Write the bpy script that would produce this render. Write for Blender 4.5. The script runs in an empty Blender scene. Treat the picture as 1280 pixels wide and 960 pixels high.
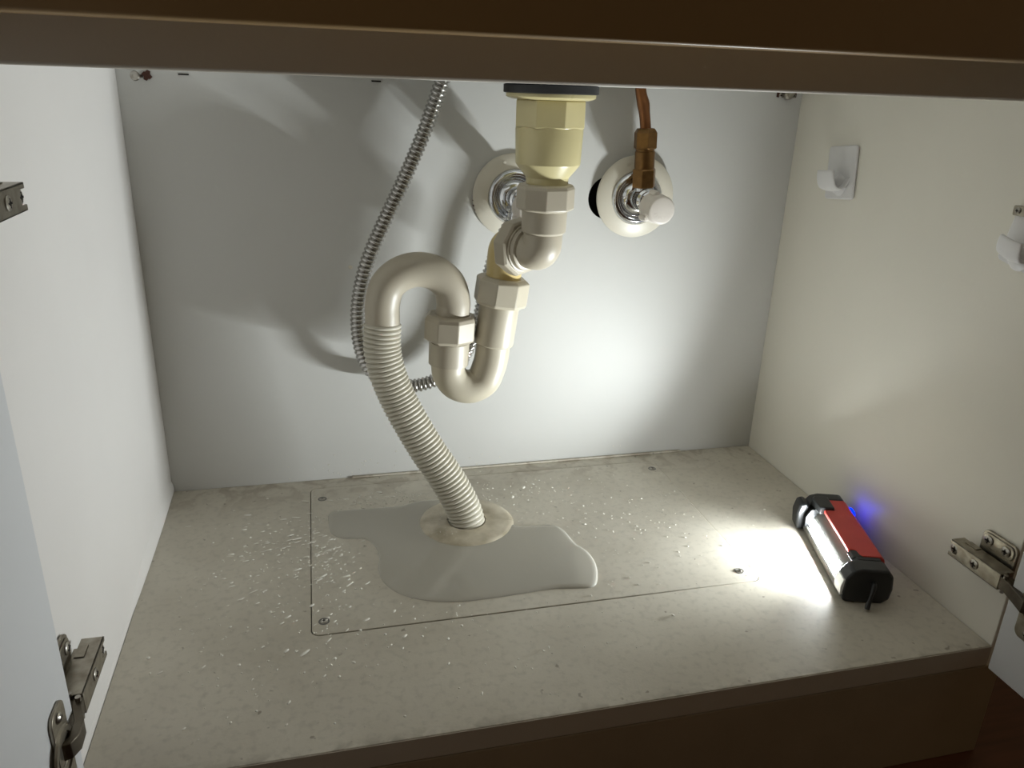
import bpy, bmesh, math, random
from mathutils import Vector, Matrix, noise
random.seed(7)
S = bpy.context.scene
C = S.collection

# ------------------------------------------------------------------ camera
cam = bpy.data.cameras.new('camera')
cam.sensor_width = 36.0
cam.lens = 976.2 / 1280 * 36.0
cam.clip_start = 0.01
cam.clip_end = 50
cam_o = bpy.data.objects.new('camera', cam)
cam_o.location = (0.1728, -0.8465, 0.4367)
cam_o.rotation_euler = (1.2099, -0.032, -0.2392)
C.objects.link(cam_o)
S.camera = cam_o

# ------------------------------------------------------------------ world + exposure (dim warm room)
W = bpy.data.worlds.new('world')
S.world = W
W.use_nodes = True
wb = W.node_tree.nodes['Background']
wb.inputs[0].default_value = (1.0, 0.74, 0.44, 1)
wb.inputs[1].default_value = 0.0115
S.view_settings.view_transform = 'Standard'
S.view_settings.look = 'None'
S.view_settings.gamma = 1
S.view_settings.exposure = 2.92
S.view_settings.use_curve_mapping = False
TORCH = 25.0          # radiance of the diffuse light strip
BEAM_W = 0.17         # forward beam of its reflector, watts
BEAM_SPREAD = 120     # degrees
BEAM_TILT = 33        # degrees above level
BLUE = 1.6


# ------------------------------------------------------------------ materials
def mat(name, col, rough=0.5, metal=0.0, vary=0.0, vscale=40.0, col2=None, bump=0.0, bscale=200.0,
        spec=0.5, rvary=0.0, coat=0.0, stretch=None, aniso=0.0):
    m = bpy.data.materials.new(name)
    m.use_nodes = True
    nt = m.node_tree
    b = nt.nodes['Principled BSDF']
    b.inputs['Base Color'].default_value = (*col, 1)
    b.inputs['Roughness'].default_value = rough
    b.inputs['Metallic'].default_value = metal
    b.inputs['Specular IOR Level'].default_value = spec
    b.inputs['Coat Weight'].default_value = coat
    tc = nt.nodes.new('ShaderNodeTexCoord')
    src = tc.outputs['Object']
    if stretch:
        mp = nt.nodes.new('ShaderNodeMapping')
        mp.inputs['Scale'].default_value = stretch
        nt.links.new(src, mp.inputs[0])
        src = mp.outputs[0]
    n = nt.nodes.new('ShaderNodeTexNoise')
    n.inputs['Scale'].default_value = vscale
    n.inputs['Detail'].default_value = 6
    nt.links.new(src, n.inputs[0])
    if vary > 0 or col2:
        r = nt.nodes.new('ShaderNodeMapRange')
        r.inputs[1].default_value = 0.35
        r.inputs[2].default_value = 0.7
        r.inputs[4].default_value = vary if vary else 1
        nt.links.new(n.outputs[0], r.inputs[0])
        mx = nt.nodes.new('ShaderNodeMix')
        mx.data_type = 'RGBA'
        mx.inputs[6].default_value = (*col, 1)
        c2 = col2 or tuple(c * 0.6 for c in col)
        mx.inputs[7].default_value = (*c2, 1)
        nt.links.new(r.outputs[0], mx.inputs[0])
        nt.links.new(mx.outputs[2], b.inputs['Base Color'])
    if rvary > 0:
        r2 = nt.nodes.new('ShaderNodeMapRange')
        r2.inputs[3].default_value = max(0.02, rough - rvary)
        r2.inputs[4].default_value = rough + rvary
        nt.links.new(n.outputs[0], r2.inputs[0])
        nt.links.new(r2.outputs[0], b.inputs['Roughness'])
    if bump > 0:
        n2 = nt.nodes.new('ShaderNodeTexNoise')
        n2.inputs['Scale'].default_value = bscale
        n2.inputs['Detail'].default_value = 3
        nt.links.new(src, n2.inputs[0])
        bp = nt.nodes.new('ShaderNodeBump')
        bp.inputs['Strength'].default_value = bump
        bp.inputs['Distance'].default_value = 0.001
        nt.links.new(n2.outputs[0], bp.inputs['Height'])
        nt.links.new(bp.outputs[0], b.inputs['Normal'])
    return m


def emit(name, col, s):
    m = bpy.data.materials.new(name)
    m.use_nodes = True
    nt = m.node_tree
    nt.nodes.clear()
    o = nt.nodes.new('ShaderNodeOutputMaterial')
    e = nt.nodes.new('ShaderNodeEmission')
    e.inputs[0].default_value = (*col, 1)
    e.inputs[1].default_value = s
    nt.links.new(e.outputs[0], o.inputs[0])
    return m


def water(name, light_mix):
    """thin clear water: Fresnel gloss over a see-through body with diffuse white painted in for glints and reflected light"""
    m = bpy.data.materials.new(name)
    m.use_nodes = True
    nt = m.node_tree
    nt.nodes.clear()
    o = nt.nodes.new('ShaderNodeOutputMaterial')
    t = nt.nodes.new('ShaderNodeBsdfTransparent')
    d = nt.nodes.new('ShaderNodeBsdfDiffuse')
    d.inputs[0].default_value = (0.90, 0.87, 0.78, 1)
    g = nt.nodes.new('ShaderNodeBsdfGlossy')
    g.inputs['Roughness'].default_value = 0.03
    f = nt.nodes.new('ShaderNodeFresnel')
    f.inputs[0].default_value = 1.45
    m1 = nt.nodes.new('ShaderNodeMixShader')
    nt.links.new(f.outputs[0], m1.inputs[0])
    nt.links.new(t.outputs[0], m1.inputs[1])
    nt.links.new(g.outputs[0], m1.inputs[2])
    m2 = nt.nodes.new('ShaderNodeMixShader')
    m2.inputs[0].default_value = light_mix
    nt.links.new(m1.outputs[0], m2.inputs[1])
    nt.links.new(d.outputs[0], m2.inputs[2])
    nt.links.new(m2.outputs[0], o.inputs[0])
    return m


def deck_mat():
    """grey-beige laminate with mottling, brown water stains, fine scratches"""
    m = bpy.data.materials.new('deck_laminate')
    m.use_nodes = True
    nt = m.node_tree
    N, L = nt.nodes, nt.links
    b = N['Principled BSDF']
    tc = N.new('ShaderNodeTexCoord')

    def nz(scale, detail=5, dist=0.0, mp=None):
        n = N.new('ShaderNodeTexNoise')
        n.inputs['Scale'].default_value = scale
        n.inputs['Detail'].default_value = detail
        n.inputs['Distortion'].default_value = dist
        if mp:
            q = N.new('ShaderNodeMapping')
            q.inputs['Scale'].default_value = mp[0]
            q.inputs['Rotation'].default_value = (0, 0, mp[1])
            L.new(tc.outputs['Object'], q.inputs[0])
            L.new(q.outputs[0], n.inputs[0])
        else:
            L.new(tc.outputs['Object'], n.inputs[0])
        return n.outputs[0]

    def rng(src, a, c, lo=0.0, hi=1.0):
        r = N.new('ShaderNodeMapRange')
        r.inputs[1].default_value = a
        r.inputs[2].default_value = c
        r.inputs[3].default_value = lo
        r.inputs[4].default_value = hi
        L.new(src, r.inputs[0])
        return r.outputs[0]

    def mix(f, a, c):
        x = N.new('ShaderNodeMix')
        x.data_type = 'RGBA'
        L.new(f, x.inputs[0])
        for i, v in ((6, a), (7, c)):
            if isinstance(v, tuple):
                x.inputs[i].default_value = (*v, 1)
            else:
                L.new(v, x.inputs[i])
        return x.outputs[2]

    def mul(a, c):
        x = N.new('ShaderNodeMath')
        x.operation = 'MULTIPLY'
        L.new(a, x.inputs[0])
        L.new(c, x.inputs[1])
        return x.outputs[0]
    c = mix(rng(nz(9, 6), 0.38, 0.66), (0.63, 0.59, 0.50), (0.55, 0.51, 0.425))
    c = mix(rng(nz(150, 3), 0.5, 0.75, 0, 0.35), c, (0.33, 0.31, 0.26))
    # brown stain rings: strongest along the back edge (object y near 0)
    sep = N.new('ShaderNodeSeparateXYZ')
    L.new(tc.outputs['Object'], sep.inputs[0])
    back = rng(sep.outputs[1], -0.075, -0.004)
    st = mul(rng(nz(26, 7, 1.5), 0.50, 0.60), back)
    c = mix(rng(st, 0, 1, 0, 0.40), c, (0.21, 0.15, 0.09))
    sp = rng(nz(95, 2), 0.70, 0.74, 0, 0.6)
    c = mix(sp, c, (0.16, 0.13, 0.09))
    # scuffs towards the front edge
    fr = rng(sep.outputs[1], -0.402, -0.4115)
    ed = mul(rng(nz(60, 5, 0.8), 0.42, 0.6), fr)
    c = mix(rng(ed, 0, 1, 0, 0.4), c, (0.16, 0.13, 0.09))
    sc = mul(rng(nz(38, 4, 0.4, ((1, 9, 1), 0.9)), 0.64, 0.70), rng(nz(5, 2), 0.45, 0.6))
    c = mix(rng(sc, 0, 1, 0, 0.16), c, (0.66, 0.65, 0.6))
    L.new(c, b.inputs['Base Color'])
    L.new(rng(nz(14, 5), 0.3, 0.7, 0.33, 0.52), b.inputs['Roughness'])
    bp = N.new('ShaderNodeBump')
    bp.inputs['Strength'].default_value = 0.12
    bp.inputs['Distance'].default_value = 0.0006
    L.new(nz(420, 3), bp.inputs['Height'])
    L.new(bp.outputs[0], b.inputs['Normal'])
    return m


M = {
    'wall': mat('white_melamine', (0.82, 0.795, 0.765), 0.42, vary=0.10, vscale=7, bump=0.05, bscale=500),
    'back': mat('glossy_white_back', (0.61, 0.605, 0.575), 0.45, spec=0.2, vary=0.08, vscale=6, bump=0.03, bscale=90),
    'right': mat('white_melamine_right', (0.82, 0.79, 0.70), 0.42, vary=0.10, vscale=7, bump=0.06, bscale=420),
    'door': mat('door_melamine', (0.68, 0.69, 0.70), 0.45, vary=0.05, vscale=9, bump=0.04, bscale=500),
    'rail': mat('rail_laminate', (0.50, 0.45, 0.38), 0.5, vary=0.15, vscale=14, col2=(0.42, 0.34, 0.28), bump=0.1, bscale=300),
    'deck': deck_mat(),
    'toe': mat('toe_board', (0.34, 0.27, 0.18), 0.55, vary=0.35, vscale=10, bump=0.08),
    'apron': mat('counter_apron', (0.30, 0.19, 0.08), 0.4, vary=0.2, vscale=12),
    'ceramic': mat('basin_ceramic', (0.75, 0.74, 0.70), 0.35, vary=0.05),
    'floorw': mat('dark_wood_floor', (0.16, 0.06, 0.03), 0.4, vary=0.6, vscale=14, stretch=(1, 8, 1), col2=(0.07, 0.03, 0.015)),
    'dark': mat('dark_gap', (0.015, 0.011, 0.008), 0.9, vary=0.2),
    'pvc': mat('ivory_pvc', (0.49, 0.445, 0.345), 0.40, vary=0.18, vscale=22, col2=(0.43, 0.37, 0.27), bump=0.03, bscale=150, rvary=0.08),
    'pvcy': mat('yellowed_pvc', (0.60, 0.53, 0.29), 0.30, vary=0.25, vscale=25, col2=(0.50, 0.43, 0.21), bump=0.03, bscale=150, rvary=0.08),
    'pvcyy': mat('deep_yellow_pvc', (0.62, 0.49, 0.22), 0.32, vary=0.35, vscale=30, col2=(0.48, 0.34, 0.12)),
    'pvcg': mat('greyed_pvc', (0.43, 0.385, 0.30), 0.42, vary=0.2, vscale=22, col2=(0.38, 0.33, 0.25), bump=0.03, bscale=150),
    'bellow': mat('bellows_plastic', (0.56, 0.53, 0.44), 0.36, vary=0.2, vscale=40, col2=(0.47, 0.42, 0.33)),
    'rubber': mat('black_rubber', (0.012, 0.012, 0.013), 0.55, vary=0.2),
    'ring': mat('stained_plate', (0.62, 0.56, 0.44), 0.38, vary=0.75, vscale=48, col2=(0.27, 0.22, 0.13), bump=0.1, bscale=200),
    'esc': mat('escutcheon_plastic', (0.66, 0.62, 0.52), 0.38, vary=0.12, vscale=30, col2=(0.58, 0.5, 0.38)),
    'chrome': mat('chrome', (0.72, 0.73, 0.75), 0.10, 1.0, vary=0.25, vscale=90, col2=(0.4, 0.4, 0.41), rvary=0.07, bump=0.08, bscale=160),
    'steel': mat('hose_steel', (0.52, 0.51, 0.49), 0.26, 1.0, vary=0.4, vscale=80, col2=(0.30, 0.28, 0.25)),
    'hinge': mat('hinge_nickel', (0.40, 0.37, 0.31), 0.36, 1.0, vary=0.6, vscale=110, col2=(0.16, 0.13, 0.095), rvary=0.12, bump=0.1, bscale=300),
    'hinge2': mat('hinge_dark', (0.16, 0.14, 0.11), 0.4, 1.0, vary=0.6, vscale=110, col2=(0.07, 0.055, 0.04)),
    'screw': mat('screw_metal', (0.45, 0.43, 0.39), 0.28, 1.0, vary=0.5, vscale=300, col2=(0.2, 0.17, 0.13)),
    'rust': mat('rusty_iron', (0.09, 0.035, 0.022), 0.85, vary=0.6, vscale=300, bump=0.5, bscale=900),
    'brass': mat('aged_brass', (0.25, 0.14, 0.055), 0.38, 1.0, vary=0.6, vscale=120, col2=(0.15, 0.085, 0.035), rvary=0.12),
    'copper': mat('aged_copper', (0.27, 0.12, 0.05), 0.36, 0.9, vary=0.6, vscale=70, col2=(0.20, 0.08, 0.035), stretch=(1, 1, 0.25)),
    'hook': mat('white_hook_plastic', (0.78, 0.77, 0.77), 0.32, vary=0.05),
    'knob': mat('knob_plastic', (0.66, 0.61, 0.55), 0.38, vary=0.1),
    'red': mat('red_plastic', (0.62, 0.055, 0.04), 0.45, vary=0.15, vscale=60, bump=0.12, bscale=700),
    'black': mat('black_plastic', (0.018, 0.019, 0.020), 0.42, vary=0.2, vscale=60, bump=0.1, bscale=700),
    'gun': mat('grey_housing', (0.17, 0.165, 0.15), 0.35, vary=0.2),
    'lens': emit('lamp_lens', (0.92, 0.98, 1.0), TORCH),
    'blue': emit('blue_indicator', (0.0, 0.006, 1.0), BLUE),
    'lensend': mat('clear_lens_end', (0.8, 0.82, 0.82), 0.15, coat=0.5),
    'puddle': water('puddle_water', 0.36),  # diffuse white share painted in for reflected wall and lamp light
    'drop': water('droplet_glint_water', 0.8),  # mostly diffuse white: lamp glints painted into the droplet colour
}


# ------------------------------------------------------------------ helpers
def link(name, bm, m, parent=None, angle=35, smooth=True, bevel=0.0, recalc=True):
    if recalc == 'up':
        for f in bm.faces:
            f.normal_update()
            if f.normal.z < 0:
                f.normal_flip()
    elif recalc:
        bmesh.ops.recalc_face_normals(bm, faces=bm.faces[:])
    me = bpy.data.meshes.new(name)
    bm.to_mesh(me)
    bm.free()
    if smooth:
        me.polygons.foreach_set('use_smooth', [True] * len(me.polygons))
        me.set_sharp_from_angle(angle=math.radians(angle))
    me.materials.append(m)
    o = bpy.data.objects.new(name, me)
    C.objects.link(o)
    if bevel > 0:
        bv = o.modifiers.new('bevel', 'BEVEL')
        bv.width = bevel
        bv.segments = 2
        bv.limit_method = 'ANGLE'
        bv.angle_limit = math.radians(30)
        bv.harden_normals = False
    if parent:
        o.parent = parent
    return o


def tag(o, label, cat, group=None, kind=None):
    o['label'] = label
    o['category'] = cat
    if group:
        o['group'] = group
    if kind:
        o['kind'] = kind
    return o


def thing(name, label, cat, loc=(0, 0, 0), group=None):
    o = bpy.data.objects.new(name, None)
    o.empty_display_size = 0.01
    o.location = loc
    C.objects.link(o)
    return tag(o, label, cat, group)


def local(o, parent):
    """parent a mesh built in world coordinates under an Empty that only has a location"""
    o.parent = parent
    o.matrix_parent_inverse = Matrix.Translation(-Vector(parent.location))
    return o


def struct(o):
    o['kind'] = 'structure'
    return o


def box(bm, a, b, M4=None):
    vs = [bm.verts.new((x, y, z)) for z in (a[2], b[2]) for y in (a[1], b[1]) for x in (a[0], b[0])]
    for f in ((0, 1, 3, 2), (4, 6, 7, 5), (0, 4, 5, 1), (2, 3, 7, 6), (0, 2, 6, 4), (1, 5, 7, 3)):
        bm.faces.new([vs[i] for i in f])
    if M4:
        bmesh.ops.transform(bm, matrix=M4, verts=vs)
    return vs


def prism(bm, poly, h0, h1, frame=None):
    """poly (u,v) extruded along w from h0 to h1; frame maps (u,v,w) to world"""
    f = frame or (lambda u, v, w: (u, v, w))
    A = [bm.verts.new(f(u, v, h0)) for u, v in poly]
    B = [bm.verts.new(f(u, v, h1)) for u, v in poly]
    n = len(poly)
    bm.faces.new(A[::-1])
    bm.faces.new(B)
    for i in range(n):
        bm.faces.new((A[i], A[(i + 1) % n], B[(i + 1) % n], B[i]))


def rrect(x0, y0, x1, y1, r, seg=5):
    out = []
    for cx, cy, a in ((x1 - r, y1 - r, 0), (x0 + r, y1 - r, 90), (x0 + r, y0 + r, 180), (x1 - r, y0 + r, 270)):
        for k in range(seg + 1):
            t = math.radians(a + 90 * k / seg)
            out.append((cx + r * math.cos(t), cy + r * math.sin(t)))
    return out


def basis(d):
    d = Vector(d).normalized()
    up = Vector((0, 0, 1)) if abs(d.z) < 0.9 else Vector((1, 0, 0))
    x = up.cross(d).normalized()
    return x, d.cross(x), d


def lathe(bm, o, d, prof, n=32, rot=0.0, capa=True, capb=True):
    x, y, z = basis(d)
    o = Vector(o)
    rings = []
    for s, r in prof:
        if r < 1e-7:
            rings.append([bm.verts.new(o + z * s)])
            continue
        rings.append([bm.verts.new(o + z * s + (x * math.cos(rot + 2 * math.pi * i / n) + y * math.sin(rot + 2 * math.pi * i / n)) * r)
                      for i in range(n)])
    for A, B in zip(rings, rings[1:]):
        if len(A) == 1 and len(B) == 1:
            continue
        for i in range(n):
            j = (i + 1) % n
            if len(A) == 1:
                bm.faces.new((A[0], B[j], B[i]))
            elif len(B) == 1:
                bm.faces.new((A[i], A[j], B[0]))
            else:
                bm.faces.new((A[i], A[j], B[j], B[i]))
    if capa and len(rings[0]) > 1:
        bm.faces.new(rings[0][::-1])
    if capb and len(rings[-1]) > 1:
        bm.faces.new(rings[-1])


def resample(pts, step):
    """Catmull-Rom through pts, resampled evenly"""
    P = [Vector(p) for p in pts]
    P = [P[0] * 2 - P[1]] + P + [P[-1] * 2 - P[-2]]
    fine = []
    for i in range(1, len(P) - 2):
        for k in range(24):
            t = k / 24
            a, b, c, d = P[i - 1], P[i], P[i + 1], P[i + 2]
            fine.append(0.5 * ((2 * b) + (c - a) * t + (2 * a - 5 * b + 4 * c - d) * t * t + (3 * b - a - 3 * c + d) * t ** 3))
    fine.append(P[-2])
    out = [fine[0]]
    acc = 0.0
    L = [0.0]
    for a, b in zip(fine, fine[1:]):
        L.append(L[-1] + (b - a).length)
    n = max(2, int(round(L[-1] / step)))
    j = 0
    out = []
    for k in range(n + 1):
        s = L[-1] * k / n
        while j < len(L) - 2 and L[j + 1] < s:
            j += 1
        t = (s - L[j]) / max(1e-9, L[j + 1] - L[j])
        out.append(fine[j].lerp(fine[j + 1], t))
    return out, L[-1]


def sweep(bm, pts, step, rad, n=24, caps=True):
    """rad: number or function of arc length"""
    P, Ltot = resample(pts, step)
    prev = None
    rings = []
    s = 0.0
    for i, p in enumerate(P):
        a = P[max(0, i - 1)]
        b = P[min(len(P) - 1, i + 1)]
        t = (b - a).normalized()
        if prev is None:
            x = basis(t)[0]
        else:
            x = (prev - t * prev.dot(t)).normalized()
        prev = x
        y = t.cross(x)
        if i:
            s += (p - P[i - 1]).length
        r = rad(s) if callable(rad) else rad
        rings.append([bm.verts.new(p + (x * math.cos(2 * math.pi * k / n) + y * math.sin(2 * math.pi * k / n)) * r) for k in range(n)])
    for A, B in zip(rings, rings[1:]):
        for k in range(n):
            j = (k + 1) % n
            bm.faces.new((A[k], A[j], B[j], B[k]))
    if caps:
        bm.faces.new(rings[0][::-1])
        bm.faces.new(rings[-1])
    return Ltot


def plate_with_holes(bm, outer, holes, z1, z0, frame=None):
    """flat plate with holes: outer and holes as (u,v) loops, thickness z0..z1"""
    f = frame or (lambda u, v, w: (u, v, w))
    for z in (z1, z0):
        es = []
        for loop in [outer] + holes:
            vs = [bm.verts.new(f(u, v, z)) for u, v in loop]
            es += [bm.edges.new((vs[i], vs[(i + 1) % len(vs)])) for i in range(len(vs))]
        bmesh.ops.triangle_fill(bm, use_beauty=True, use_dissolve=True, edges=es)
    for loop in [outer] + holes:
        n = len(loop)
        A = [bm.verts.new(f(u, v, z1)) for u, v in loop]
        B = [bm.verts.new(f(u, v, z0)) for u, v in loop]
        for i in range(n):
            bm.faces.new((A[i], A[(i + 1) % n], B[(i + 1) % n], B[i]))
    bmesh.ops.remove_doubles(bm, verts=bm.verts[:], dist=1e-6)


def circ(cx, cy, r, n=40):
    return [(cx + r * math.cos(2 * math.pi * i / n), cy + r * math.sin(2 * math.pi * i / n)) for i in range(n)]


def screw_head(name, o, d, r, parent, m=None, dome=0.35):
    """pan head with a cross recess; the two recess slots are a sub-part when parent is a thing"""
    bm = bmesh.new()
    lathe(bm, o, d, [(0, r), (r * 0.2, r), (r * 0.2 + r * dome * 0.6, r * 0.75), (r * 0.2 + r * dome, r * 0.42), (r * 0.12, r * 0.22), (r * 0.1, 0)], n=18)
    s = link(name, bm, m or M['screw'])
    x, y, z = basis(d)
    bm = bmesh.new()
    o = Vector(o)
    top = r * 0.2 + r * dome * 0.72
    for a, b in ((x, y), (y, x)):
        fr = lambda u, v, w, a=a, b=b: o + a * u + b * v + z * w
        prism(bm, [(-r * .6, -r * .13), (r * .6, -r * .13), (r * .6, r * .13), (-r * .6, r * .13)], top - r * .2, top + r * .06, fr)
    k = link('cross_recess', bm, M['dark'], smooth=False)
    k.parent = s
    if parent:
        local(s, parent)
    return s


# ------------------------------------------------------------------ cabinet shell
WX, DY = 0.72, 0.412
T = 0.015
PZ = -0.12

# back wall with two pipe holes
bm = bmesh.new()
plate_with_holes(bm, [(-T, PZ), (WX + T, PZ), (WX + T, 0.53), (-T, 0.53)],
                 [circ(0.386, 0.327, 0.030), circ(0.4950, 0.3255, 0.0240)], 0.0, 0.012, lambda u, v, w: (u, w, v))
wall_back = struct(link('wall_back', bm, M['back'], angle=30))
bm = bmesh.new()
box(bm, (-T, 0.03, PZ), (WX + T, 0.034, 0.53))
cavity = link('cavity_lining', bm, M['dark'])
cavity.parent = wall_back
for x0 in (0.054, 0.2345):
    bm = bmesh.new()
    box(bm, (x0, -0.0006, 0.4392), (x0 + 0.0095, 0.001, 0.4406))
    k = link('slot', bm, M['dark'], smooth=False)
    k.parent = wall_back
for cx, cz in ((0.2063, 0.2521),):
    bm = bmesh.new()
    lathe(bm, (cx, 0.0, cz), (0, -1, 0), [(0, 0.0022), (0.0008, 0.0018), (0.001, 0)], n=16)
    k = link('plug', bm, M['esc'])
    k.parent = wall_back

bm = bmesh.new()
box(bm, (-T, -DY, PZ), (-0.0004, 0.0, 0.53))
struct(link('wall_left', bm, M['wall'], bevel=0.0008))
bm = bmesh.new()
box(bm, (WX + 0.0004, -DY, PZ), (WX + T, 0.0, 0.53))
wr = struct(link('wall_right', bm, M['right'], bevel=0.0008))

# swollen bead along the foot of the left side
bm = bmesh.new()
rows = []
for i in range(41):
    t = i / 40
    y = -0.0015 - 0.405 * t
    k = (math.sin(math.pi * min(1, t * 1.6 + 0.12)) ** 0.6 if t * 1.6 + .12 < 1 else 0) * 1.0 + 0.05
    wv = 0.0030 * k
    h = 0.018 * (0.35 + k * 0.75)
    rows.append([bm.verts.new(p) for p in ((-0.0005, y, h), (wv * .55, y, h * .72), (wv, y, h * .35), (wv * .8, y, h * .12), (wv * .35, y, 0.0003), (-0.0005, y, 0.0003))])
for A, B in zip(rows, rows[1:]):
    for k in range(5):
        bm.faces.new((A[k], A[k + 1], B[k + 1], B[k]))
struct(link('baseboard_left', bm, M['wall'], angle=80))

# deck with access opening
PX0, PY0, PX1, PY1 = 0.1500, -0.2850, 0.5730, -0.0215
bm = bmesh.new()
plate_with_holes(bm, [(0.0, -DY), (WX, -DY), (WX, -0.0005), (0.0, -0.0005)],
                 [rrect(PX0, PY0, PX1, PY1, 0.008)[::-1]], 0.0, -0.020)
floor_deck = struct(link('floor', bm, M['deck'], bevel=0.0007))
bm = bmesh.new()
box(bm, (0.0, -DY + .02, -0.034), (WX, -0.0005, -0.030))
k = None
bm2 = bmesh.new()
box(bm2, (0.0, -DY - 0.0007, -0.0198), (WX, -DY - 0.0001, -0.0006))
eb = link('edge_band', bm2, M['rail'], smooth=False)
eb.parent = floor_deck
k = link('deck_underlay', bm, M['dark'])
k.parent = floor_deck
# low drift of water-swollen backing strip lying between deck and back wall
bm = bmesh.new()
box(bm, (0.198, -0.0035, 0.0001), (0.62, -0.0004, 0.0022))
struct(link('trim_1', bm, M['deck'], bevel=0.0006))

bm = bmesh.new()
box(bm, (-T, -DY - 0.0006, PZ), (0.7362, -DY + 0.012, -0.0212))
struct(link('baseboard_front', bm, M['toe'], bevel=0.0008))
bm = bmesh.new()
box(bm, (-1.2, -2.2, PZ - 0.02), (2.2, 0.06, PZ))
struct(link('floor_room', bm, M['floorw']))

bm = bmesh.new()
box(bm, (-T, -DY, 0.4400), (WX + T, -DY + 0.016, 0.4680))
struct(link('trim_2', bm, M['rail'], bevel=0.0016))

# ------------------------------------------------------------------ basin (mostly out of sight above the rail)
basin = thing('wash_basin', 'dark fronted wash basin counter across the top of the cupboard', 'basin', (0.36, -0.2, 0.4585))
bm = bmesh.new()
prism(bm, rrect(-0.4475, 0.4605, -0.4320, 0.640, 0.0022, 4), -0.06, 0.80, lambda u, v, w: (w, u, v))
local(link('apron', bm, M['apron'], angle=60), basin)
bm = bmesh.new()
nu, nv = 40, 9
rings = []
for j in range(nv + 1):
    t = j / nv
    z = 0.4416 + 0.10 * t ** 2.2
    kx = 0.10 + 0.17 * t ** 0.55
    ky = 0.045 + 0.105 * t ** 0.55
    cy = -0.135 - 0.055 * t
    rings.append([bm.verts.new((0.383 - 0.02 * t + kx * math.copysign(abs(math.cos(a)) ** .8, math.cos(a)), cy + ky * math.copysign(abs(math.sin(a)) ** .8, math.sin(a)), z))
                  for a in (2 * math.pi * i / nu for i in range(nu))])
for A, B in zip(rings, rings[1:]):
    for i in range(nu):
        bm.faces.new((A[i], A[(i + 1) % nu], B[(i + 1) % nu], B[i]))
bm.faces.new(rings[0][::-1])
local(link('bowl', bm, M['ceramic'], angle=60), basin)
bm = bmesh.new()
box(bm, (-0.05, -0.4318, 0.5310), (0.79, 0.03, 0.56))
local(link('counter_top', bm, M['ceramic']), basin)

# ------------------------------------------------------------------ doors (both standing open at a right angle)
bm = bmesh.new()
box(bm, (-0.002, -0.79, -0.005), (0.016, -0.4302, 0.455))
struct(link('door_1', bm, M['door'], bevel=0.001))
bm = bmesh.new()
box(bm, (0.700, -0.79, -0.005), (0.718, -0.4302, 0.455))
struct(link('door_2', bm, M['door'], bevel=0.001))


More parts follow.
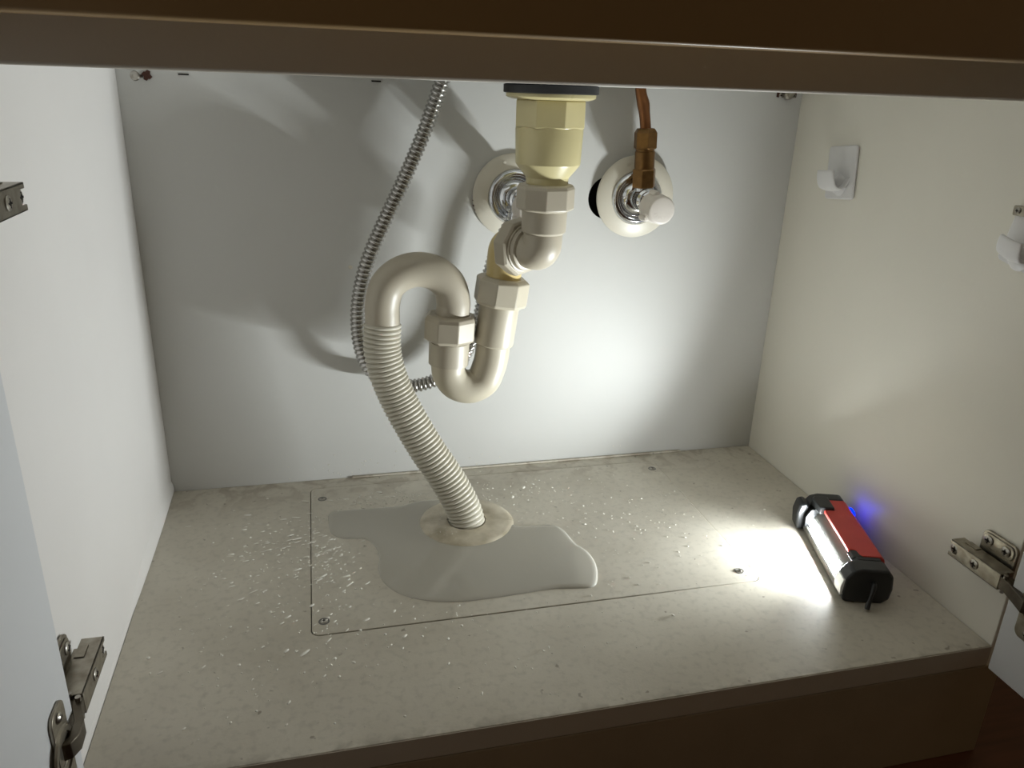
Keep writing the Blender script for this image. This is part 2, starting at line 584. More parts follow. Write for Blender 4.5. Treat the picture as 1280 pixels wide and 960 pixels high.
# ------------------------------------------------------------------ concealed hinges
def hinge(label, side, y0, zc):
    """side -1: on the left wall, +1: on the right wall. a = out from wall, y0 = rear tip, zc = height"""
    wx = 0.0 if side < 0 else WX
    s = 1 if side < 0 else -1
    root = thing('cabinet_hinge', label, 'hinge', (wx, y0 - 0.03, zc), 'concealed door hinges')
    fr = lambda a, y, z: (wx + s * a, y0 - y, zc + z)
    # mounting plate with an upper and a lower wing
    bm = bmesh.new()
    pl = rrect(0.014, -0.0135, 0.050, 0.026, 0.006)
    prism(bm, pl, 0.0002, 0.0028, lambda u, v, w: fr(w, u, v))
    prism(bm, rrect(0.016, 0.0115, 0.048, 0.0242, 0.005), 0.0028, 0.0040, lambda u, v, w: fr(w, u, v))
    local(link('mounting_plate', bm, M['hinge'], angle=30, bevel=0.0006), root)
    bm = bmesh.new()
    box(bm, fr(0.002, 0.006, -0.0048), fr(0.0165, 0.050, 0.0048))
    local(link('plate_rib', bm, M['hinge'], angle=30, bevel=0.0005), root)
    for u in (0.0225, 0.0405):
        for v in (0.0180,):
            screw_head('screw', fr(0.0040, u, v), (s, 0, 0), 0.0044, root, dome=0.2)
    # U shaped arm, open at its rear tip
    bm = bmesh.new()
    H, t, A0, A1, Lh = 0.0076, 0.0012, 0.0055, 0.0195, 0.0545
    prism(bm, [(0.0, H - t), (Lh, H - t), (Lh, H), (0.0, H)], A0, A1, lambda u, v, w: fr(w, u, v))
    prism(bm, [(0.0, -H), (Lh, -H), (Lh, -H + t), (0.0, -H + t)], A0, A1, lambda u, v, w: fr(w, u, v))
    notch = [(0.009, 0.0)] + [(0.006 + 0.0035 * math.cos(q), 0.0042 * math.sin(q)) for q in (0.6, 1.1, 1.57)] + [(0.0, 0.0042), (0.0, H), (Lh, H), (Lh, -H), (0.0, -H), (0.0, -0.0042)] + \
            [(0.006 + 0.0035 * math.cos(q), 0.0042 * math.sin(q)) for q in (-1.57, -1.1, -0.6)]
    prism(bm, notch, A1 - t, A1, lambda u, v, w: fr(w, u, v))
    local(link('arm', bm, M['hinge'], angle=30, bevel=0.0004), root)
    bm = bmesh.new()
    prism(bm, rrect(0.008, 0.0076, 0.020, 0.0084, 0.0003, 2), 0.006, 0.012, lambda u, v, w: fr(w, u, v))
    local(link('side_tab', bm, M['hinge'], smooth=False), root)
    screw_head('screw', fr(0.0172, 0.0050, 0), (s, 0, 0), 0.0046, root, dome=0.2)
    screw_head('screw', fr(0.0192, 0.0285, 0), (s, 0, 0), 0.0042, root, dome=0.2)
    da = 0.016 if side < 0 else 0.020
    # knuckle pins and bent links that reach to the cup in the door
    bm = bmesh.new()
    for u, a in ((0.0575, 0.0175), (0.0535, 0.0115)):
        lathe(bm, fr(a, u, -0.0082), (0, 0, 1), [(0, 0.0017), (0.0164, 0.0017)], n=12)
    local(link('pivot_pin', bm, M['screw']), root)
    for nm, zz, a0, path in (('outer_link', 0.0054, 0, [(0.0545, 0.0165), (0.062, 0.0172), (0.074, 0.0215), (0.086, da + 0.0060), (0.0925, da + 0.0030), (0.0945, da - 0.0022)]),
                             ('inner_link', 0.0046, 0, [(0.0500, 0.0115), (0.058, 0.0120), (0.066, 0.0130), (0.0715, 0.0175), (0.080, da + 0.0030), (0.083, da - 0.0022)])):
        bm = bmesh.new()
        up = [(u, a + 0.0028) for u, a in path]
        dn = [(u, a - 0.0024) for u, a in path][::-1]
        prism(bm, up + dn, -zz, zz, lambda u, v, w: fr(v, u, w))
        local(link(nm, bm, M['hinge2'], angle=40, bevel=0.0004), root)
    # cup flange on the inner face of the door: out from the face by a millimetre or two
    da = 0.016 if side < 0 else 0.020
    bm = bmesh.new()
    yc = 0.094
    fl = rrect(yc - 0.0135, -0.030, yc + 0.008, 0.030, 0.006)
    plate_with_holes(bm, fl, [circ(yc + 0.001, 0, 0.0068, 20)], da + 0.0022, da + 0.0002, lambda u, v, w: fr(w, u, v))
    local(link('cup_flange', bm, M['hinge'], angle=30, bevel=0.0004), root)
    bm = bmesh.new()
    lathe(bm, fr(da + 0.0022, yc, 0), (s, 0, 0), [(0.0, 0.0165), (0.0012, 0.0155), (0.0012, 0.0125), (-0.0005, 0.0120), (-0.0005, 0)], n=32, capa=False)
    local(link('cup', bm, M['hinge']), root)
    for v in (0.024, -0.024):
        screw_head('screw', fr(da + 0.0022, yc - 0.002, v), (s, 0, 0), 0.0034, root)
    return root


hinge('nickel concealed hinge low on the left wall, by the bottom left corner', -1, -0.3655, 0.0770)
hinge('nickel concealed hinge high on the left wall, cut by the picture edge', -1, -0.3600, 0.3735)
hinge('nickel concealed hinge low on the right wall with two screws in its plate', 1, -0.3630, 0.0715)


# ------------------------------------------------------------------ access panel
panel = thing('access_panel', 'flat grey-beige access panel screwed into the cupboard floor, wet on top', 'panel', (0.36, -0.15, -0.0005))
g = 0.0007
bm = bmesh.new()
plate_with_holes(bm, rrect(PX0 + g, PY0 + g * 1.4, PX1 - g * .5, PY1 - g, 0.0075), [circ(0.3130, -0.1270, 0.024, 32)[::-1]], 0.0003, -0.012)
local(link('panel_board', bm, M['deck'], bevel=0.0004), panel)
for x, y in ((0.163, -0.0477), (0.1608, -0.2666), (0.5628, -0.0429), (0.559, -0.267)):
    bm = bmesh.new()
    lathe(bm, (x, y, 0.0002), (0, 0, 1), [(0, 0.0050), (0.0004, 0.0046), (0.0004, 0.0034), (0.0, 0.0032), (0.0, 0)], n=20)
    k = local(link('screw_cup', bm, M['gun']), panel)
    screw_head('screw', (x, y, 0.0002), (0, 0, 1), 0.0026, panel)

# floor ring round the waste hose
ring = thing('floor_flange', 'stained beige round cover plate around the ribbed hose on the floor panel', 'cover plate', (0.3123, -0.1266, 0.0004))
RC = (0.3125, -0.1270)
for sgn in (1, -1):
    bm = bmesh.new()
    prof = [(0.0205, 0.0004), (0.0205, 0.0036), (0.0225, 0.0042), (0.0440, 0.0030), (0.0485, 0.0022), (0.0503, 0.0010), (0.0503, 0.0004)]
    rows = []
    for i in range(33):
        a = math.radians(-8) + (0.0025 + (math.pi - 0.005) * i / 32) + (0 if sgn > 0 else math.pi)
        rows.append([bm.verts.new((RC[0] + r * math.cos(a), RC[1] + r * math.sin(a), z)) for r, z in prof])
    for A, B in zip(rows, rows[1:]):
        for k in range(len(prof)):
            bm.faces.new((A[k], A[(k + 1) % len(prof)], B[(k + 1) % len(prof)], B[k]))
    bm.faces.new(rows[0])
    bm.faces.new(rows[-1][::-1])
    local(link('half_ring', bm, M['ring'], angle=35), ring)

# ------------------------------------------------------------------ drain trap
trap = thing('drain_trap', 'ivory plastic sink drain with double bend trap and ribbed waste hose', 'drain pipe', (0.3815, -0.135, 0.0))


def tp(name, bm, m, **k):
    return local(link(name, bm, m, **k), trap)


AX, AY = 0.3822, -0.135
bm = bmesh.new()
lathe(bm, (AX, AY, 0.4340), (0, 0, 1), [(0, 0.0410), (0.0006, 0.0425), (0.0068, 0.0425), (0.0074, 0.041)], n=48)
tp('gasket', bm, M['rubber'])
bm = bmesh.new()
lathe(bm, (AX, AY, 0.4290), (0, 0, 1), [(0, 0.034), (0.0012, 0.0385), (0.0022, 0.0402), (0.0050, 0.0402)], n=48)
tp('flange', bm, M['pvcy'])


def nut(name, o, d, r, h, m, n=8, rot=0.2, ch=0.0022, **k):
    bm = bmesh.new()
    lathe(bm, o, d, [(0, r - ch), (ch * .8, r), (h - ch * .8, r), (h, r - ch)], n=n, rot=rot)
    return tp(name, bm, m, angle=20, bevel=0.0009, **k)


nut('lock_nut', (AX, AY, 0.4052), (0, 0, 1), 0.0330, 0.0240, M['pvcy'], n=8, rot=math.radians(8), ch=0.0012)
bm = bmesh.new()
lathe(bm, (AX, AY, 0.4060), (0, 0, -1), [(0, 0.0304), (0.002, 0.0308), (0.0300, 0.0298), (0.0320, 0.0296), (0.0335, 0.0286), (0.0440, 0.0200), (0.0460, 0.0196), (0.0660, 0.0193)], n=48)
tp('drain_cup', bm, M['pvcy'], angle=25)
bm = bmesh.new()
lathe(bm, (AX - 0.0008, AY, 0.3320), (0, 0, 1), [(0, 0.0242), (0.0020, 0.0272), (0.0200, 0.0272), (0.0230, 0.0258), (0.0242, 0.0235), (0.0242, 0.0196)], n=8, rot=math.radians(-14))
tp('union_nut', bm, M['pvcg'], angle=20, bevel=0.0009)
bm = bmesh.new()
lathe(bm, (AX - 0.0012, AY, 0.3330), (0, 0, -1), [(0, 0.0214), (0.0180, 0.0210), (0.0205, 0.0207), (0.0225, 0.0186)], n=40)
tp('socket', bm, M['pvcg'])
# first elbow: down, then back and left
E0 = Vector((AX - 0.0014, AY, 0.3125))
E1 = Vector((AX - 0.0016, AY, 0.3010))
dr = Vector((-0.50, 0.865, 0.0)).normalized()
cz = 0.2945 - 0.0005
bend = [E0, E1]
for a in (20, 45, 70, 90):
    q = math.radians(a)
    bend.append(Vector((AX - 0.0016, AY, 0.3010)) + dr * (0.0085 * (1 - math.cos(q))) + Vector((0, 0, -0.0085 * math.sin(q))))
bend.append(bend[-1] + dr * 0.012)
ez = bend[-1].z
bm = bmesh.new()
sweep(bm, bend, 0.0014, 0.0184, n=40)
tp('elbow', bm, M['pvcg'], angle=60)
K = bend[-1]
bm = bmesh.new()
lathe(bm, K - dr * 0.004, dr, [(0, 0.0184), (0.0015, 0.0208), (0.0055, 0.0214), (0.0060, 0.0228), (0.0085, 0.0228)], n=40)
tp('elbow_collar', bm, M['pvcg'])
bm = bmesh.new()
lathe(bm, K + dr * 0.0035, dr, [(0, 0.0228), (0.0006, 0.0258), (0.0026, 0.0285), (0.0150, 0.0285), (0.0180, 0.025)], n=8, rot=0.25)
tp('union_nut', bm, M['pvcg'], angle=20, bevel=0.0009)
# second elbow turning down into the trap inlet
LX, LY = 0.3550, -0.0900
e2 = [K + dr * 0.012, K + dr * 0.020]
top = Vector((LX, LY, ez - 0.016))
e2 += [Vector((LX + 0.0015, LY - 0.0015, ez - 0.0045)), top, Vector((LX - 0.0008, LY, 0.2500)), Vector((LX - 0.0016, LY, 0.2400))]
bm = bmesh.new()
sweep(bm, e2, 0.002, 0.0178, n=36)
tp('inlet_pipe', bm, M['pvcyy'], angle=60)
# right leg nut, sleeve, u bend
da = (Vector((0.3432, -0.09, 0.166)) - Vector((0.3535, -0.09, 0.2457))).normalized()
nt0 = Vector((0.3546, -0.0900, 0.2590))
bm = bmesh.new()
lathe(bm, nt0, da, [(0.0, 0.0185), (0.0, 0.0225), (0.0012, 0.0250), (0.0035, 0.0278), (0.0255, 0.0278), (0.0285, 0.0262)], n=8, rot=0.42)
tp('union_nut', bm, M['pvc'], angle=20, bevel=0.0009)
bm = bmesh.new()
lathe(bm, nt0 + da * 0.0280, da, [(0, 0.0222), (0.002, 0.0222), (0.0024, 0.0206), (0.0410, 0.0206), (0.0425, 0.0201), (0.0438, 0.0178)], n=40)
tp('sleeve', bm, M['pvc'], angle=30)
UL = Vector((0.2982, -0.0900, 0.1690))
ub = [nt0 + da * 0.055, nt0 + da * 0.072, nt0 + da * 0.089]
ub += [Vector((0.3395, -0.090, 0.1580)), Vector((0.3345, -0.090, 0.1478)), Vector((0.3215, -0.090, 0.1420)), Vector((0.3075, -0.090, 0.1462)), Vector((0.2995, -0.090, 0.1570))]
ub += [UL, UL + Vector((0.0012, 0, 0.016))]
bm = bmesh.new()
sweep(bm, ub, 0.0022, 0.0178, n=40)
tp('u_bend', bm, M['pvc'], angle=60)
ld = Vector((0.045, 0, 1)).normalized()
bm = bmesh.new()
lathe(bm, UL - ld * 0.0005, ld, [(0, 0.0180), (0.0008, 0.0206), (0.0245, 0.0208), (0.025, 0.019)], n=40)
tp('sleeve', bm, M['pvcg'], angle=30)
bm = bmesh.new()
lathe(bm, UL + ld * 0.0240, ld, [(0, 0.0215), (0.0025, 0.0245), (0.0045, 0.0272), (0.0240, 0.0272), (0.0275, 0.0255), (0.0290, 0.0225), (0.0290, 0.0165)], n=8, rot=0.15)
tp('union_nut', bm, M['pvcg'], angle=20, bevel=0.0009)
# inverted bend
iu = [Vector((0.3012, -0.09, 0.2050)), Vector((0.3026, -0.09, 0.2250)), Vector((0.3030, -0.09, 0.2350))]
for a in (30, 60, 90, 120, 150, 180):
    q = math.radians(a)
    iu.append(Vector((0.2678 + 0.0354 * math.cos(q), -0.09, 0.2352 + 0.0330 * math.sin(q))))
iu += [Vector((0.2320, -0.09, 0.2230)), Vector((0.2318, -0.09, 0.2120))]
bm = bmesh.new()
sweep(bm, iu, 0.0024, 0.0172, n=40)
tp('upper_bend', bm, M['pvcg'], angle=60)
# ribbed hose
bp = [(0.2318, -0.090, 0.2150), (0.2308, -0.092, 0.1869), (0.2355, -0.095, 0.1621), (0.2452, -0.098, 0.1355), (0.2560, -0.103, 0.1130),
      (0.2729, -0.110, 0.0818), (0.2930, -0.117, 0.0490), (0.3076, -0.1235, 0.0200), (0.3130, -0.1268, 0.0020), (0.3138, -0.1270, -0.0060)]
PIT = 0.0047
bm = bmesh.new()


def rib(s):
    q = abs(math.sin(math.pi * s / PIT))
    return 0.0164 + 0.0026 * q ** 0.75


sweep(bm, bp, PIT / 8, rib, n=44)
tp('ribbed_hose', bm, M['bellow'], angle=70)


# ------------------------------------------------------------------ stop valves with escutcheons
def escutcheon(bmB, cx, cz, tilt):
    pass


def valve(label, cx, cz, y_off, hose_side, tilt):
    root = thing('stop_valve', label, 'valve', (cx, 0.0, cz), None)
    d = Vector((tilt, -1, 0.0)).normalized()
    o = Vector((cx, -0.0008 - y_off, cz))
    bm = bmesh.new()
    lathe(bm, o, d, [(0.0, 0.0440), (0.0004, 0.0452), (0.0022, 0.0452), (0.0036, 0.0438), (0.0068, 0.0340), (0.0080, 0.0300), (0.0060, 0.0270), (0.0050, 0.026)], n=64, capb=False)
    local(link('escutcheon', bm, M['esc']), root)
    x, y, z = basis(d)
    bm = bmesh.new()
    q = o + Vector((-0.012, -0.0052, 0.0345))
    lathe(bm, q, d, [(0, 0.0026), (0.0006, 0.0024), (0.0010, 0)], n=16)
    local(link('dimple', bm, M['esc']), root)
    # chrome rings
    bm = bmesh.new()
    lathe(bm, o + d * 0.0050, d, [(0, 0.0290), (0.0025, 0.0295), (0.0050, 0.0285), (0.0072, 0.0262), (0.0070, 0.0235), (0.0045, 0.0225), (0.0040, 0.0200), (0.0060, 0.0185), (0.0090, 0.0160), (0.0105, 0.0130), (0.0110, 0.0110)], n=48, capb=False)
    local(link('chrome_rosette', bm, M['chrome'], angle=60), root)
    st = Vector((0, -1, 0))
    bm = bmesh.new()
    lathe(bm, o + Vector((0, -0.008, 0)), st, [(0, 0.0118), (0.007, 0.0118), (0.0075, 0.0095), (0.011, 0.0095), (0.0115, 0.0125), (0.028, 0.0125), (0.0300, 0.0105), (0.034, 0.0105), (0.035, 0.0085), (0.046, 0.0085)], n=32)
    local(link('valve_body', bm, M['chrome'], angle=40), root)
    # handle: round cap with lugs
    ho = Vector((cx + 0.0010, -0.0560, cz - 0.0045))
    bm = bmesh.new()
    lathe(bm, ho, st, [(0, 0.0145), (0.001, 0.0160), (0.0100, 0.0158), (0.0110, 0.0150), (0.0230, 0.0150), (0.0245, 0.0142), (0.0252, 0.0125), (0.0250, 0)], n=40)
    hd = local(link('handle', bm, M['knob'], angle=40), root)
    for k in range(3):
        a = math.radians(100 + 120 * k)
        bm = bmesh.new()
        p = ho + Vector((math.cos(a) * 0.0158, 0, math.sin(a) * 0.0158))
        lathe(bm, p, st, [(0.0, 0.0), (0.001, 0.0034), (0.0100, 0.0036), (0.0150, 0.0026), (0.0160, 0)], n=12)
        lug = link('lug', bm, M['knob'])
        lug.parent = hd
        lug.matrix_parent_inverse = Matrix.Identity(4)
    # faint raised arc of marks on the cap face
    bm = bmesh.new()
    for k in range(7):
        a = math.radians(205 + 22 * k)
        p = ho + Vector((math.cos(a) * 0.0082, -0.0250, math.sin(a) * 0.0082))
        u = Vector((math.cos(a), 0, math.sin(a)))
        v = Vector((-math.sin(a), 0, math.cos(a)))
        prism(bm, [(-0.0014, -0.0002), (0.0014, -0.0002), (0.0014, 0.0002), (-0.0014, 0.0002)], 0, 0.0003, lambda a_, b_, w, p=p, u=u, v=v: p + u * a_ + v * b_ + Vector((0, -w, 0)))
    em = link('embossing', bm, M['knob'])
    em.parent = hd
    return root, o


vr, vo = valve('stop valve with beige round handle under the brown copper pipe, right of the drain', 0.5236, 0.3277, 0.006, 'up', -0.03)
ub0 = Vector((0.5231, -0.0300, 0.3300))
uax = Vector((-0.052, 0, 1)).normalized()
ub0 = Vector((0.5238, -0.0300, 0.3330))
bm = bmesh.new()
lathe(bm, ub0, uax, [(0, 0.0092), (0.0100, 0.0092)], n=24)
local(link('outlet', bm, M['chrome']), vr)
bm = bmesh.new()
lathe(bm, ub0 + uax * 0.0075, uax, [(0, 0.0118), (0.0012, 0.0132), (0.0190, 0.0132), (0.0205, 0.0120)], n=6, rot=0.5)
local(link('brass_nut', bm, M['brass'], angle=20, bevel=0.0006), vr)
bm = bmesh.new()
lathe(bm, ub0 + uax * 0.0275, uax, [(0, 0.0108), (0.0180, 0.0108), (0.0185, 0.0100), (0.0215, 0.0100)], n=28)
local(link('brass_fitting', bm, M['brass'], angle=30), vr)
bm = bmesh.new()
lathe(bm, ub0 + uax * 0.0480, uax, [(0, 0.0112), (0.0012, 0.0128), (0.0170, 0.0128), (0.0200, 0.0108), (0.0215, 0.0095)], n=6, rot=0.9)
local(link('brass_nut', bm, M['brass'], angle=20, bevel=0.0006), vr)
p0 = ub0 + uax * 0.066
bm = bmesh.new()
sweep(bm, [p0, Vector((0.5181, -0.03, 0.412)), Vector((0.5150, -0.03, 0.426)), Vector((0.5105, -0.03, 0.441)), Vector((0.5080, -0.03, 0.470)), Vector((0.5080, -0.03, 0.528))], 0.003,
      lambda s: 0.0058 + (0.0009 * math.exp(-((s - 0.028) / 0.006) ** 2)), n=20)
cp = link('copper_pipe', bm, M['copper'])
tag(cp, 'thin brown copper pipe rising from the valve out of the top of the picture', 'pipe')

vl, vlo = valve('stop valve behind the drain, steel hose leaving its chrome rosette', 0.3838, 0.3277, 0.0, 'down', 0.0)
bm = bmesh.new()
od = Vector((-0.15, -0.15, -1)).normalized()
lathe(bm, Vector((0.3838, -0.030, 0.3250)), od, [(0, 0.0088), (0.012, 0.0088), (0.0125, 0.0108), (0.0215, 0.0108), (0.022, 0.008)], n=24)
local(link('outlet', bm, M['chrome']), vl)
# ragged rust along the left rim of the left escutcheon
for k, (a, r) in enumerate(((186, 0.0009), (193, 0.0014), (199, 0.0008), (205, 0.0006))):
    bm = bmesh.new()
    q = math.radians(a)
    lathe(bm, (0.3838 + 0.0447 * math.cos(q), -0.0018, 0.3277 + 0.0447 * math.sin(q)), (0, -1, 0), [(-0.001, r), (0.0010, r), (0.0018, 0)], n=7)
    local(link('rust_spot', bm, M['rust']), vl)

# ------------------------------------------------------------------ flexible steel hose
hp = [(0.3120, -0.030, 0.470), (0.3005, -0.030, 0.4408), (0.2827, -0.030, 0.3939), (0.2615, -0.031, 0.3471), (0.2405, -0.032, 0.3050), (0.2230, -0.033, 0.2665),
      (0.2136, -0.034, 0.2330), (0.2101, -0.034, 0.2030), (0.2123, -0.034, 0.1715), (0.2220, -0.034, 0.1455), (0.2410, -0.033, 0.1300), (0.2670, -0.032, 0.1240),
      (0.2940, -0.032, 0.1300), (0.3160, -0.032, 0.1440), (0.3320, -0.032, 0.1680), (0.3415, -0.032, 0.1980), (0.3480, -0.032, 0.2300), (0.3560, -0.033, 0.2640),
      (0.3680, -0.033, 0.2930), (0.3790, -0.034, 0.3080), (0.3830, -0.034, 0.3130)]
HP = 0.0050
bm = bmesh.new()


def hrib(s):
    q = 0.5 - 0.5 * math.cos(2 * math.pi * s / HP)
    return 0.0060 + 0.0019 * q ** 0.6


sweep(bm, hp, HP / 8, hrib, n=24)
tag(link('flexible_hose', bm, M['steel'], angle=75), 'ribbed steel water hose looping behind the white drain pipes', 'hose')


# ------------------------------------------------------------------ adhesive hooks on the right wall
def hook(label, yc, zc, tilt, size=1.0):
    root = thing('adhesive_hook', label, 'hook', (WX, yc, zc), 'white plastic hooks')
    ct, st = math.cos(tilt), math.sin(tilt)
    # u runs towards the front (-y), v up, w out of the wall
    fr = lambda u, v, w: (WX - w, yc - (u * ct - v * st), zc + (u * st + v * ct))
    bm = bmesh.new()
    hw, hh = 0.0235 * size, 0.0275 * size
    prism(bm, rrect(-hw, -hh, hw, hh, 0.004), 0.0002, 0.0030, fr)
    local(link('base_plate', bm, M['hook'], angle=30, bevel=0.0012), root)
    # scooped tongue: (out, height, half width)
    prof = [(0.0020, -0.0060, 0.0175), (0.0045, -0.0140, 0.0160), (0.0090, -0.0185, 0.0148), (0.0145, -0.0185, 0.0145), (0.0190, -0.0140, 0.0146),
            (0.0212, -0.0070, 0.0146), (0.0218, -0.0010, 0.0142), (0.0220, 0.0025, 0.0130)]
    prof = [(p * size, q * size, r * size) for p, q, r in prof]
    rows = []
    bm = bmesh.new()
    for a, b, hwid in prof:
        row = []
        for k in range(9):
            t = -1 + 2 * k / 8
            lift = 0.0022 * (abs(t) ** 2.2) * (1 if a < 0.015 else 0.2)
            drop = 0.0012 * t * t if b > 0.003 else 0
            row.append(bm.verts.new(fr(t * hwid, b + lift - drop, a - 0.0008 * t * t * (1 if a > .015 else 0))))
        rows.append(row)
    for A, B in zip(rows, rows[1:]):
        for k in range(8):
            bm.faces.new((A[k], A[k + 1], B[k + 1], B[k]))
    o = local(link('hook_arm', bm, M['hook'], angle=180), root)
    so = o.modifiers.new('solid', 'SOLIDIFY')
    so.thickness = 0.0026
    so.offset = 0
    su = o.modifiers.new('sub', 'SUBSURF')
    su.levels = su.render_levels = 2
    # swelling where the arm springs from the plate
    bm = bmesh.new()
    lathe(bm, fr(0, -0.0130, 0.0022), (-1, 0, 0), [(0, 0.0120), (0.0020, 0.0105), (0.0050, 0.0065), (0.0085, 0.0)], n=24)
    local(link('arm_root', bm, M['hook'], angle=80), root)
    return root


hook('white plastic hook on the right wall, the left one of two', -0.0985, 0.3650, math.radians(6))
hook('white plastic hook on the right wall, cut by the picture edge', -0.3440, 0.3375, math.radians(-12), 0.84)
clip = thing('metal_clip', 'small steel clip just above the white hook at the picture edge', 'clip', (WX, -0.333, 0.363))
bm = bmesh.new()
prism(bm, rrect(-0.3520, 0.3555, -0.3275, 0.3632, 0.0012), 0.0002, 0.0062, lambda u, v, w: (WX - w, u, v))
local(link('clip_body', bm, M['hinge'], bevel=0.0005), clip)
screw_head('screw', (WX - 0.0062, -0.3325, 0.3596), (-1, 0, 0), 0.0026, clip)

# ------------------------------------------------------------------ brackets and screws at the top corners
cb = thing('corner_screw', 'steel screw with rusty washer at the top left corner of the back wall', 'screw', (0.0185, 0, 0.4375))
bm = bmesh.new()
lathe(bm, (0.0215, 0.0, 0.4372), (-0.25, -1, 0), [(0, 0.0016), (0.012, 0.0016), (0.012, 0.0042), (0.0135, 0.0046), (0.0150, 0.0038), (0.0152, 0.0020), (0.0142, 0.0)], n=20)
local(link('screw_bolt', bm, M['screw'], angle=30), cb)
bm = bmesh.new()
prism(bm, [(0.0265 + (0.0048 if k % 2 else 0.0030) * math.cos(k * 0.52 + .3), 0.4380 + (0.0050 if k % 3 else 0.0030) * math.sin(k * 0.52 + .3)) for k in range(12)],
      -0.0010, -0.0001, lambda u, v, w: (u, w, v))
local(link('rust_washer', bm, M['rust'], smooth=False), cb)

cb = thing('corner_bracket', 'small steel bracket with screws under the rail at top right', 'bracket', (0.7005, 0, 0.4400))
bm = bmesh.new()
prism(bm, rrect(0.688, 0.4378, 0.7125, 0.452, 0.0012), -0.0020, -0.0001, lambda u, v, w: (u, w, v))
local(link('bracket_plate', bm, M['rust'], bevel=0.0003), cb)
bm = bmesh.new()
lathe(bm, (0.7010, -0.0020, 0.4415), (0, -1, 0), [(0, 0.0062), (0.004, 0.0058), (0.006, 0.0040), (0.0062, 0)], n=20)
local(link('bracket_knuckle', bm, M['screw']), cb)
for x in (0.6925, 0.7085):
    screw_head('screw', (x, -0.0020, 0.4400), (0, -1, 0), 0.0026, cb)

# ------------------------------------------------------------------ work light lying by the right wall
TC = Vector((0.6710, -0.2665, 0.0))
tax = Vector((0.30, 0.954, 0)).normalized()
tw = Vector((-tax.y, tax.x, 0))
lamp = thing('work_light', 'lit red and black inspection lamp lying on the cupboard floor against the right wall', 'lamp', tuple(TC))


def tf(w, z, s):
    return TC + tax * (s * 0.93) + tw * w + Vector((0, 0, z + 0.0003))


def lp(name, bm, m, **k):
    return local(link(name, bm, m, **k), lamp)


def seg(bm, poly, s0, s1):
    prism(bm, poly, s0, s1, tf)


body = [(-0.0155, 0.0335), (0.0040, 0.0335), (0.0105, 0.0270), (0.0185, 0.0115), (0.0185, 0.0075), (0.0190, 0.0045), (0.0160, 0.0015), (-0.0150, 0.0015), (-0.0200, 0.006), (-0.0215, 0.0160), (-0.0200, 0.0280)]
bm = bmesh.new()
seg(bm, body, -0.062, 0.062)
lp('housing', bm, M['gun'], angle=30, bevel=0.0006)
# glowing lens strip, slightly bowed
bm = bmesh.new()
seg(bm, [(0.0178, 0.0118), (0.0190, 0.0124), (0.0186, 0.0140), (0.0168, 0.0172), (0.0156, 0.0188), (0.0146, 0.0188)], -0.0610, 0.0460)
lp('light_strip', bm, M['lens'], angle=50)
la = bpy.data.lights.new('beam', 'AREA')
la.shape = 'RECTANGLE'
la.size, la.size_y = 0.092, 0.007
la.energy = BEAM_W
la.color = (0.92, 0.98, 1.0)
la.spread = math.radians(BEAM_SPREAD)
lo_ = bpy.data.objects.new('beam', la)
C.objects.link(lo_)
n_ = (tw * math.cos(math.radians(BEAM_TILT)) + Vector((0, 0, math.sin(math.radians(BEAM_TILT))))).normalized()
zz = -n_
xx = tax
yy = zz.cross(xx)
mm = Matrix((xx, yy, zz)).transposed().to_4x4()
mm.translation = tf(0.0196, 0.0158, -0.009)
lo_.matrix_world = mm
lo_.name = 'beam'
# lower lip in front of the strip
bm = bmesh.new()
seg(bm, [(0.0160, 0.0), (0.0205, 0.0008), (0.0218, 0.0035), (0.0214, 0.0092), (0.0202, 0.0098), (0.0170, 0.0080)], -0.0640, 0.0600)
lp('lower_lip', bm, M['gun'], angle=35, bevel=0.0004)


def cap(name, s0, s1, extra, m, rear=True):
    bm = bmesh.new()
    e = extra
    pts = []
    outer = [(-0.0165, 0.0355 + e), (0.0070, 0.0355 + e), (0.0150, 0.0330 + e), (0.0215, 0.0245 + e), (0.0225, 0.0100), (0.0205, 0.0010), (0.0165, 0.0), (-0.0150, 0.0), (-0.0215, 0.0050), (-0.0232, 0.0160), (-0.0218, 0.0290 + e)]
    seg(bm, outer, s0, s1)
    return lp(name, bm, m, angle=35, bevel=0.0022)


cap('end_cap', -0.0800, -0.0600, 0.0, M['black'])
bm = bmesh.new()
seg(bm, [(-0.0155, 0.0355), (0.0060, 0.0355), (0.0100, 0.0315), (0.0090, 0.0300), (-0.0155, 0.0300)], -0.0610, -0.0550)
seg(bm, [(0.0000, 0.0360), (0.0085, 0.0352), (0.0105, 0.0310), (0.0000, 0.0300)], -0.0560, -0.0430)
lp('cap_collar', bm, M['black'], angle=30, bevel=0.0007)
bm = bmesh.new()
seg(bm, [(0.0195, 0.0080), (0.0238, 0.0070), (0.0242, 0.0150), (0.0225, 0.0235), (0.0190, 0.0235)], -0.0790, -0.0615)
lp('lens_end', bm, M['lensend'], angle=40, bevel=0.0006)
bm = bmesh.new()
seg(bm, [(0.0100, 0.0080), (0.0228, 0.0080), (0.0232, 0.0200), (0.0190, 0.0290), (0.0100, 0.0310)], 0.0485, 0.0515)
lp('prong_shade', bm, M['black'], angle=30, bevel=0.0005)  # divider added to keep strip light off the swivel prong
# hanging loop on the near end
bm = bmesh.new()
lo = [tf(-0.004, 0.0215, -0.0790), tf(-0.0035, 0.0225, -0.0835), tf(-0.002, 0.0190, -0.0875), tf(0.000, 0.0120, -0.0900), tf(0.0015, 0.0050, -0.0915), tf(0.0020, 0.0020, -0.0925)]
sweep(bm, lo, 0.002, lambda s: 0.0020 + 0.0004 * math.sin(s * 300), n=14)
lp('hanging_hook', bm, M['black'], angle=70)
